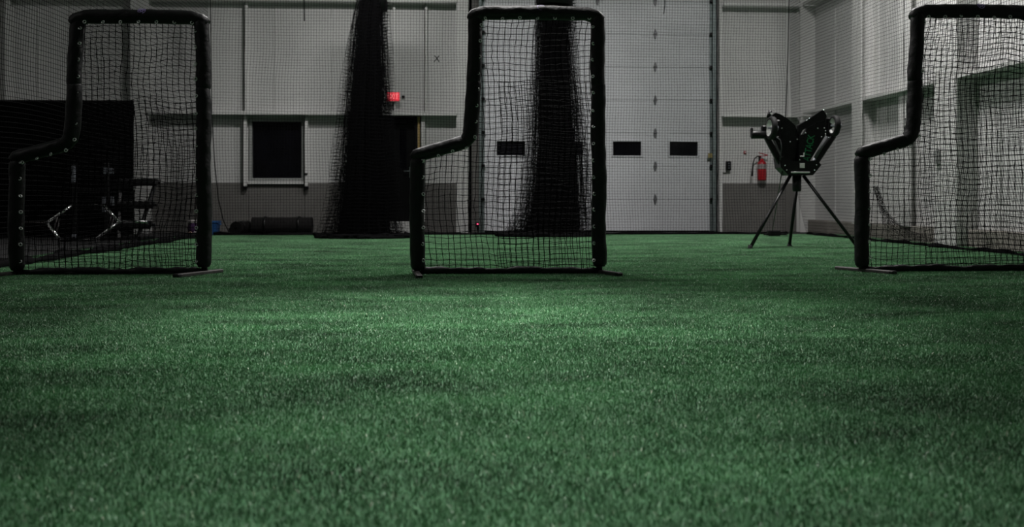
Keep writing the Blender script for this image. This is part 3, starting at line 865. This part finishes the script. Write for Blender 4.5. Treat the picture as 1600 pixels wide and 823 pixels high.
# tripod
for (a, b) in (((1236, 272, -.02), on_floor(1172, 390)), ((1246, 285, .05), on_floor(1233.5, 386)), ((1255, 274, 0), None)):
    p0 = L(*a)
    if b is None:
        q = at_y(1340, 389, 12.05); q = Vector((q.x - pc.x, 12.05 - PY, .02))
    else:
        q = Vector((b.x - pc.x, b.y - PY, .02))
    lg = MB().tube([p0, q], .021, 12).build('tripod_leg', 'black_steel', pm)
    MB().lathe([(0, -.018), (.035, -.018), (.035, .0), (.024, .015), (.022, .04), (0, .04)], q, (0, 0, 1), 14).build('rubber_foot', 'tyre', lg)
MB().lathe([(0, L(1246, 299).z), (.045, L(1246, 299).z), (.055, L(1246, 297).z), (.055, L(1246, 274).z), (0, L(1246, 274).z)], (L(1245, 290).x, 0, 0), (0, 0, 1), 18).build('centre_post', 'black_steel', pm)
bp_ = MB(); bp_.prism(poly([(1214, 247), (1221, 245), (1234, 252), (1260, 252), (1272, 250), (1279, 258), (1266, 274), (1228, 274), (1216, 262)]), -.10, .14)
base_p = bp_.build('base_hub', 'black_steel', pm)
MB().bevbox(L(1246, 269.5) + Vector((0, -.108, 0)), (.24, .012, .018), .004).build('trim_bar', 'chrome', base_p)
MB().bevbox(L(1249, 259) + Vector((0, -.104, 0)), (.062, .004, .058), .001).build('rating_label', 'paper', base_p)
# side arms
for (a, b, nm) in (((1219, 256), (1196, 212), 'side_arm'), ((1268, 262), (1302, 211), 'side_arm')):
    p0, p1 = L(*a), L(*b); d = (p1 - p0); an = math.atan2(d.z, d.x)
    MB().bevbox((p0 + p1) / 2 + Vector((0, -.02, 0)), (d.length, .06, .072), .012, Matrix.Rotation(-an, 3, 'Y')).build(nm, 'black_steel', pm)
# throat plates forming the V
lp = MB(); lp.prism(poly([(1207, 180), (1212, 176), (1219, 178), (1232, 186), (1243, 196), (1246, 206), (1245, 232), (1241, 256), (1226, 254), (1214, 226), (1208, 212)]), .0, .09)
lsh = lp.build('throat_plate', 'black_steel', pm)
rp = MB()
rp.prism(poly([(1246, 196), (1262, 186), (1280, 174), (1284, 172), (1289, 180), (1288, 187), (1266, 196), (1252, 204), (1247, 214)]), -.05, .04)
rp.prism(poly([(1261, 199), (1288, 187), (1289, 205), (1286, 214), (1262, 254), (1250, 256), (1246, 250), (1247, 212), (1254, 210)]), -.05, .04)
rsh = rp.build('throat_plate', 'black_steel', pm)
cp = MB(); cp.prism(poly([(1226, 222), (1240, 210), (1250, 213), (1258, 216), (1266, 226), (1258, 254), (1228, 254)]), .04, .16); cp.build('feed_chute', 'black_plastic', pm)
MB().lathe([(.0, -.03), (.10, -.03), (.115, -.015), (.115, .015), (.10, .03), (0, .03)], L(1244, 232) + Vector((0, .10, 0)), (.15, -1, .1), 22).build('lower_wheel', 'tyre', pm)
# wheels: tyre, rim, axle; axes almost across the view
def wheel(px, py, D, motor):
    hw = .036
    c_ = L(px, py, -.11); ax = Vector((-.97, -.04, .05) if motor else (-.98, -.01, .04)).normalized(); r_ = D / 2
    w = thing('drive_wheel', None, None, c_); w.parent = pm
    MB().lathe([(r_ * .66, -.02), (r_ * .66, hw - .006), (r_ * .80, hw), (r_ * .95, hw - .006), (r_, hw - .016), (r_, .016 - hw), (r_ * .95, .006 - hw), (r_ * .8, -hw), (r_ * .66, -.03), (r_ * .66, -.02)], (0, 0, 0), ax, 30).build('tyre', 'tyre', w)
    MB().lathe([(0, .0), (r_ * .30, .0), (r_ * .34, -.02), (r_ * .55, -.02), (r_ * .60, .0), (r_ * .67, hw - .004), (r_ * .70, hw - .002)], (0, 0, 0), ax, 30).build('rim', 'rim', w)
    MB().lathe([(0, .045), (.012, .045), (.014, .0), (.03, -.005), (.03, -.08), (0, -.08)], (0, 0, 0), ax, 14).build('axle', 'grey_plate', w)
    MB().bevbox(c_ + Vector((.09 if motor else -.02, .10, -.02)), (.10, .05, .26), .015).build('wheel_bracket', 'black_steel', pm)
wheel(1205.5, 200, .29, True); wheel(1304, 196.5, .265, False)
MB().lathe([(0, -.09), (.047, -.09), (.05, -.075), (.05, .08), (.042, .09), (0, .09)], L(1185, 210.5), (1, 0, 0), 20).build('motor', 'black_steel', pm)
MB().bevbox(L(1194, 206) + Vector((0, .02, 0)), (.06, .08, .16), .012).build('motor_mount', 'black_steel', pm)
MB().bevbox(L(1174.5, 207), (.02, .08, .12), .008).build('motor_cap', 'black_plastic', pm)
for (a, b) in (((1200, 184), (1204, 173)), ((1283, 174), (1290, 184))):
    MB().tube([L(*a), L(*b)], .024, 12).build('guard_stub', 'black_steel', pm)
bolt = MB().lathe([(0, .010), (.004, .009), (.007, .005), (.008, 0), (.008, -.01)], (0, 0, 0), (0, -1, 0.25), 10).mesh('bolt')
for (x, y) in ((1206, 171.5), (1202, 178), (1284, 172), (1288.5, 178.5), (1258, 188.5), (1262, 185.5), (1219, 201), (1232, 222), (1243, 218), (1245, 250), (1275, 201), (1285, 200.5), (1287, 205), (1287, 210), (1292, 215),
               (1213, 214), (1198, 213), (1222, 259), (1225, 266), (1268, 266), (1256, 208), (1281, 214), (1271, 258)):
    link('bolt', bolt, 'chrome', pm, L(x, y) + Vector((0, -.105 if y > 240 else -.06, 0)))
# gas spring, cables, bracket, lettering
MB().tube([L(1288.5, 214) + Vector((0, -.08, 0)), L(1270, 247) + Vector((0, -.08, 0))], .020, 14).build('gas_spring', 'grey_cyl', pm)
MB().tube([L(1269.5, 248) + Vector((0, -.08, 0)), L(1264.5, 257) + Vector((0, -.08, 0))], .017, 12).build('spring_end', 'grey_plate', pm)
MB().bevbox(L(1250, 244.5) + Vector((0, -.08, 0)), (.055, .01, .012), .003).build('latch', 'rim', pm)
MB().bevbox(L(1252.6, 242) + Vector((0, -.08, 0)), (.012, .01, .045), .003).build('latch', 'rim', pm)
MB().tube([L(1213, 214, -.07), L(1219, 219, -.08), L(1221, 230, -.09), L(1219, 250, -.10)], .008, 8).build('wiring', 'grey_cyl', pm)
fd = bpy.data.curves.new('lettering', 'FONT'); fd.body = 'ATTACK'; fd.size = .125; fd.extrude = .002; fd.space_character = 0.9; fd.align_x = 'LEFT'
fo = bpy.data.objects.new('tmp_text', fd); COL.objects.link(fo)
bpy.context.view_layer.update()
tm = bpy.data.meshes.new_from_object(fo.evaluated_get(bpy.context.evaluated_depsgraph_get())); bpy.data.objects.remove(fo)
xs = [v.co.x for v in tm.vertices]; wid = max(xs) - min(xs)
p0, p1 = L(1262.5, 253), L(1270.5, 212); d = p1 - p0
tm.name = 'lettering'; tm.materials.clear()
lt = link('lettering', tm, 'green_print', rsh)
lt.rotation_euler = (math.radians(90), -math.atan2(d.z, d.x), 0); lt.scale = (d.length / wid, 1.0, 1)
lt.location = p0 + Vector((0, -.054, 0))
# supply cable with its power block
pw = [L(1222, 268, -.02), L(1219, 285, .3), L(1216, 302, .9), L(1213, 324, 1.9), L(1209, 345, 3.0), L(1207, 362, 4.0)]
g = on_floor(1206, 369)
MB().tube(pw, .007, 8).build('supply_cable', 'black_plastic', pm)
ps = thing('power_supply', 'small black power block on the turf behind the pitching machine', 'power supply', (g.x - .05, g.y - .25, .01))
MB().bevbox((0, 0, .05), (.20, .11, .09), .015).build('case', 'black_plastic', ps)
MB().tube([(.1, 0, .04), (.18, -.03, .03), (.24, .05, .02), (.20, .14, .02), (.05, .15, .02), (-.1, .12, .02), (-.16, .0, .03), (-.1, -.02, .04)], .010, 8).build('cord', 'black_plastic', ps)

# ================================================================== ON THE BACK WALL
# exit sign
e = at_y(614, 151, YW - .16)
ex = thing('exit_sign', 'red glowing exit sign on the back wall above the service door', 'exit sign', (e.x, YW - .16, e.z - .085))
MB().bevbox((0, .03, .085), (.255, .06, .175), .01).build('housing', 'white_plastic', ex)
MB().bevbox((0, -.004, .085), (.235, .012, .155), .004).build('face', 'exit_red', ex)
fd = bpy.data.curves.new('letters', 'FONT'); fd.body = 'EXIT'; fd.size = .13; fd.extrude = .002; fd.align_x = 'CENTER'; fd.align_y = 'CENTER'
fo = bpy.data.objects.new('tmp_text', fd); COL.objects.link(fo); bpy.context.view_layer.update()
tm = bpy.data.meshes.new_from_object(fo.evaluated_get(bpy.context.evaluated_depsgraph_get())); bpy.data.objects.remove(fo); tm.materials.clear(); tm.name = 'letters'
q = link('letters', tm, 'exit_letter', ex, (0, -.013, .085)); q.rotation_euler = (math.radians(90), 0, 0); q.scale = (.72, 1, 1)
MB().bevbox((0, .11, .085), (.06, .1, .06), .006).build('wall_bracket', 'white_plastic', ex)
MB().tube([(.0, .07, 0.0), (.0, .07, -.12), (.0, .12, -.2)], .012, 8).build('conduit', 'black_plastic', ex)
# small black sensor right of it
e = at_y(630, 151, YW - .03)
sn = thing('wall_sensor', 'tiny black sensor on the wall right of the exit sign', 'sensor', (e.x, YW - .03, e.z))
MB().bevbox((0, 0, 0), (.055, .05, .04), .008).build('case', 'black_plastic', sn); MB().sphere((0, -.026, 0), .012).build('eye', 'glass', sn)
# fire extinguisher
e = at_y(1190.5, 282, YW - .12)
fx = thing('fire_extinguisher', 'red fire extinguisher hung on the white wall, hose at its left', 'fire extinguisher', (e.x, YW - .12, e.z))
H = .50
MB().lathe([(0, 0), (.075, 0), (.082, .02), (.082, .30), (.074, .335), (.045, .365), (.03, .375), (.03, .40), (0, .40)], (0, 0, 0), (0, 0, 1), 26).build('cylinder', 'red_paint', fx)
MB().lathe([(.0835, .215), (.0835, .30)], (0, 0, 0), (0, 0, 1), 26).build('instruction_label', 'label_grey', fx)
MB().lathe([(0, .39), (.024, .39), (.024, .43), (.016, .45), (0, .45)], (0, 0, 0), (0, 0, 1), 14).build('valve', 'zinc', fx)
hd = MB(); hd.bevbox((.03, 0, .455), (.17, .028, .018), .005, Matrix.Rotation(-.12, 3, 'Y')); hd.build('carry_handle', 'red_paint', fx)
MB().bevbox((.025, 0, .49), (.18, .026, .016), .005, Matrix.Rotation(.25, 3, 'Y')).build('squeeze_lever', 'red_paint', fx)
MB().tube([(-.02, -.02, .43), (-.09, -.03, .45), (-.15, -.03, .40), (-.18, -.03, .30), (-.19, -.03, .18)], .011, 10).build('hose', 'black_plastic', fx)
MB().tube([(-.19, -.03, .18), (-.195, -.03, .08)], [.014, .02], 10).build('nozzle', 'black_plastic', fx)
MB().bevbox((0, .10, .25), (.06, .04, .42), .004).build('wall_bracket', 'black_steel', fx)
# door opener switch and conduit
e = at_y(1138, 259, YW - .05)
cb = thing('door_control', 'small black door control box on the wall right of the overhead door', 'control box', (e.x, YW - .05, e.z))
MB().bevbox((0, 0, 0), (.085, .09, .17), .01).build('case', 'black_plastic', cb)
for i, z in enumerate((.045, 0, -.045)): MB().lathe([(0, .012), (.013, .01), (.014, 0)], (0, -.045, z), (0, -1, 0), 12).build('button', 'grey_plate', cb)
MB().tube([(-.02, .02, -.085), (-.03, .02, -.12), (-.11, .03, -.12), (-.125, .03, -.16), (-.125, .03, -e.z + .03)], .010, 8).build('conduit', 'frame_grey', cb)
e = at_y(1164, 238, YW - .02)
pl = thing('pull_station', 'tiny red call point on the wall left of the fire extinguisher', 'call point', (e.x, YW - .02, e.z))
MB().bevbox((0, 0, 0), (.045, .03, .05), .006).build('case', 'red_paint', pl); MB().bevbox((0, -.017, 0), (.02, .006, .02), .002).build('button', 'paper', pl)

# ================================================================== AT THE FOOT OF THE BACK WALL
def roll(name, label, a, b, rad, turns=5):
    d = b - a; Lg = d.length; an = math.atan2(d.y, d.x)
    t = thing(name, label, 'mat', (a.x, a.y, 0.0), an)
    n = 110; th = rad / (turns + .6) * .82; outer = []; inner = []
    for i in range(n + 1):
        a_ = 2 * math.pi * turns * i / n; r_ = rad * .18 + (rad * .80) * i / n
        outer.append((r_ + th * .48, a_)); inner.append((r_ - th * .48, a_))
    vs = []; fs = []
    for x in (0, Lg):
        for (r_, a_) in outer + inner:
            vs.append((x, r_ * math.cos(a_), rad * 1.02 + r_ * math.sin(a_)))
    m_ = n + 1; S = 2 * m_
    for i in range(n):
        fs.append((i, i + 1, S + i + 1, S + i)); fs.append((m_ + i, S + m_ + i, S + m_ + i + 1, m_ + i + 1))
        fs.append((i, m_ + i, m_ + i + 1, i + 1)); fs.append((S + i, S + i + 1, S + m_ + i + 1, S + m_ + i))
    fs.append((n, m_ + n, S + m_ + n, S + n))
    zmin = min(v[2] for v in vs); vs = [(x, y, z - zmin) for x, y, z in vs]
    sheet = MB().add(vs, fs, False).build('rolled_sheet', 'mat_roll', t)
    for q in (.22, .78):
        MB().lathe([(rad * 1.03, -.02), (rad * 1.05, -.02), (rad * 1.05, .02), (rad * 1.03, .02)], (Lg * q, 0, rad * 1.02 - zmin), (1, 0, 0), 28).build('strap', 'black_plastic', t)
    return t
ra = on_floor(401, 365.5); rb = on_floor(488, 365.5)
roll('rolled_mat', 'long black rolled rubber mat lying under the office window', Vector((ra.x, 17.2, 0)), Vector((at_y(488, 360, 17.2).x, 17.2, 0)), .155)
a_ = at_y(368, 360, 16.95); b_ = at_y(386, 360, 17.35)
roll('rolled_mat', 'short black rolled mat angled beside the long rolled mat', Vector((a_.x, 16.95, 0)), Vector((b_.x, 17.42, 0)), .12, 4)
# blue tub and small bag
e = at_y(329, 362, 17.1)
tb = thing('plastic_tub', 'blue plastic tub by the wall behind the left screen post', 'tub', (e.x, 17.1, 0.0))
def tub(w, d, h):
    m = MB(); vs = []; fs = []
    for (k, z) in ((.86, 0), (1.0, h), (1.06, h), (1.06, h - .03), (.94, h - .01), (.82, .02)):
        vs += [(sx * w / 2 * k, sy * d / 2 * k, z) for sx, sy in ((-1, -1), (1, -1), (1, 1), (-1, 1))]
    for (i, j) in ((0, 1), (1, 4), (4, 5)):
        for q in range(4): fs.append((i * 4 + q, i * 4 + (q + 1) % 4, j * 4 + (q + 1) % 4, j * 4 + q))
    for q in range(4): fs.append((4 + q, 4 + (q + 1) % 4, 8 + (q + 1) % 4, 8 + q)); fs.append((8 + q, 8 + (q + 1) % 4, 12 + (q + 1) % 4, 12 + q))
    fs.append((3, 2, 1, 0)); fs.append((20, 21, 22, 23))
    return m.add(vs, fs)
tub(.28, .24, .24).build('tub_body', 'blue_plastic', tb)
for sx in (-1, 1): MB().tube([(sx * .14, -.05, .2), (sx * .17, -.04, .18), (sx * .17, .04, .18), (sx * .14, .05, .2)], .008, 6).build('handle', 'blue_plastic', tb)
e = at_y(303, 363, 16.95)
gb = thing('gear_bag', 'small purple and white cloth bag on the floor beside the blue tub', 'bag', (e.x, 16.95, 0.0))
MB().sphere((0, 0, .12), .12, 18, 12, (.85, .7, .95), lambda p, t: 1 + .07 * math.sin(5 * t + 3 * p) + .05 * math.sin(9 * t)).build('bag_body', 'purple_cloth', gb)
MB().sphere((-.01, -.02, .225), .07, 14, 8, (1.3, .8, .45), lambda p, t: 1 + .15 * math.sin(4 * t + 2 * p)).build('bag_top', 'white_cloth', gb)
MB().tube([(.06, -.03, .20), (.09, -.03, .27), (.05, -.02, .25)], .02, 8).build('tie', 'white_cloth', gb)
MB().sphere((-.035, -.085, .035), .035, 12, 8).build('toe_patch', 'peach_cloth', gb)
MB().sphere((.05, -.085, .04), .04, 12, 8).build('toe_patch', 'white_cloth', gb)
# slack cable by the mats
e = at_y(343, 364, 16.8)
cbl = MB().tube([(e.x - .1, 16.9, .012), (e.x - .04, 16.85, .06), (e.x + .02, 16.8, .07), (e.x + .08, 16.82, .03), (e.x + .13, 16.86, .012), (e.x + .17, 16.8, .012)], .009, 8).build('loose_cable', 'black_plastic')
tag(cbl, 'black cable looped on the floor left of the short rolled mat', 'cable')

# ================================================================== WEIGHTS AREA BEHIND THE LEFT NET
PYY = 15.85
x1 = at_y(208, 300, PYY).x; x0 = x1 - 2.9; ztop = at_y(150, 157, PYY).z
pt = thing('partition_panel', 'tall black fabric partition standing behind the left net', 'partition', ((x0 + x1) / 2, PYY, 0.0))
wd = x1 - x0
for i in range(3):
    a = -wd / 2 + wd * i / 3; b = a + wd / 3
    MB().bevbox(((a + b) / 2, .03, ztop / 2 + .01), (b - a - .006, .05, ztop - .02), .008).build('panel', 'panel_black', pt)
MB().bevbox((0, .03, ztop - .01), (wd, .07, .03), .006).build('top_rail', 'black_steel', pt)
for i in range(4):
    MB().bevbox((-wd / 2 + wd * i / 3 * .99 + .015, .06, .03), (.05, .5, .05), .008).build('stand_foot', 'black_steel', pt)
# squat rack
RY = 15.1
rx0, rx1 = at_y(117, 300, RY).x, at_y(167, 300, RY).x
rk = thing('squat_rack', 'black squat rack with grey plates before the partition', 'rack', ((rx0 + rx1) / 2, RY, 0.0))
hw = (rx1 - rx0) / 2; RZ = 1.15
for s in (-1, 1):
    u = MB().bevbox((s * hw, 0, RZ / 2), (.06, .06, RZ), .006).build('upright', 'black_steel', rk)
    MB().bevbox((s * hw, .1, .03), (.06, .6, .05), .006).build('base_rail', 'black_steel', rk)
    MB().bevbox((s * hw, -.05, .98 if s < 0 else 1.03), (.05, .05, .24 if s < 0 else .10), .005).build('safety_hook', 'grey_plate', u)
for z in (.74, .50): MB().bevbox((0, .0, z), (2 * hw - .06, .04, .05), .006).build('cross_bar', 'black_steel', rk)
MB().bevbox((hw + .07, -.02, 1.03), (.06, .05, .09), .006).build('safety_hook', 'grey_plate', rk)
for dx, z, h in ((-.03, .53, .22), (.09, .58, .13)): MB().bevbox((hw + dx, -.04, z), (.05, .03, h), .005).build('name_plate', 'grey_plate', rk)
MB().bevbox((-hw + .0, -.04, .05), (.07, .03, .08), .005).build('name_plate', 'grey_plate', rk)
# hexagonal trap bar leaning upright
TY = 14.35
hb0 = at_y(126.5, 378, TY)
tbz = thing('trap_bar', 'chrome hexagonal trap bar leaning upright in front of the squat rack', 'trap bar', (hb0.x, TY, 0.0), math.radians(6.1))
sc_ = TY / F_PX
def T_(px, py):
    x = (px - 126.5) * sc_; z = (378 - py) * sc_ + .022
    return Vector((x, z * .30, z * .97 if z > 0 else z))
hexp = [(97, 377), (75, 349), (109, 322), (156, 322), (179, 348), (147, 376)]
for a, b in zip(hexp, hexp[1:] + hexp[:1]):
    flat = a[1] == b[1] or abs(a[1] - b[1]) < 3
    MB().tube([T_(*a), T_(*b)], .021, 20).build('frame_bar', 'black_steel' if flat else 'chrome', tbz)  # flat sides coloured black: their shade is put into the colour
for (a, b) in (((90, 337), (85, 362)), ((93.5, 343), (89, 368)), ((168, 334), (163.5, 362)), ((172, 339), (167, 366))):
    MB().tube([T_(*a), T_(*b)], .011, 10).build('grip', 'bare_steel', tbz)
MB().tube([T_(179, 348), T_(222, 348)], .020, 20).build('sleeve', 'chrome', tbz)
MB().tube([T_(75, 349), T_(38, 348)], .012, 14).build('sleeve', 'bare_steel', tbz)
# dumbbell rack
DY = 15.25
dx0, dx1 = at_y(176, 300, DY).x, at_y(240, 300, DY).x
dk = thing('dumbbell_rack', 'black three tier dumbbell rack with slanted ends beside the partition', 'rack', ((dx0 + dx1) / 2, DY, 0.0))
hw = (dx1 - dx0) / 2
tiers = [(.86, .22), (.52, .06), (.22, -.08)]
for s in (-1, 1):
    q0 = Vector((s * (hw - .14), -.16, .18)); q1 = Vector((s * (hw - .03), .24, .90))
    d = q1 - q0
    MB().tube([Vector((s * (hw - .16), -.22, .03)), q0, q1], .032, 4, True, False).build('slanted_upright', 'black_steel', dk)
    MB().bevbox((s * (hw - .13), .02, .025), (.07, .62, .05), .006).build('base_rail', 'black_steel', dk)
for z, y in tiers:
    sh = MB(); sh.bbox(-hw, hw, y - .13, y - .09, z - .05, z - .01); sh.bbox(-hw, hw, y + .09, y + .13, z - .02, z + .02); sh.bbox(-hw, hw, y - .13, y + .13, z - .035, z - .025)
    sh.build('shelf', 'black_steel', dk)
def dumbbell(label, loc, k):
    t = thing('dumbbell', label, 'dumbbell', loc, 0, 'dumbbells on the rack')
    r_ = .052 * k
    for s in (-1, 1):
        MB().lathe([(0, -.05 * k), (r_ * .86, -.05 * k), (r_, -.035 * k), (r_, .035 * k), (r_ * .86, .05 * k), (0, .05 * k)], (0, s * .10, r_ * .9), (0, 1, 0), 6, False).build('head', 'iron', t)
    MB().tube([(0, -.06, r_ * .9), (0, 0, r_ * .9), (0, .06, r_ * .9)], [.013, .016, .013], 10).build('grip', 'chrome', t)
for ti, (z, y) in enumerate(tiers):
    n = 6
    lab = ['black hex dumbbell in the row on the top tier of the rack', 'black hex dumbbell in the row on the middle tier of the rack', 'black hex dumbbell in the row on the bottom tier of the rack'][ti]
    k = 1.0 if ti < 2 else 1.05
    for i in range(n):
        dumbbell(lab.replace('in the row', ['leftmost', 'second from the left', 'third from the left', 'third from the right', 'second from the right', 'rightmost'][i]), (dk.location.x - hw + .07 + i * (2 * hw - .14) / (n - 1), DY + y, z - .022), k * .92)
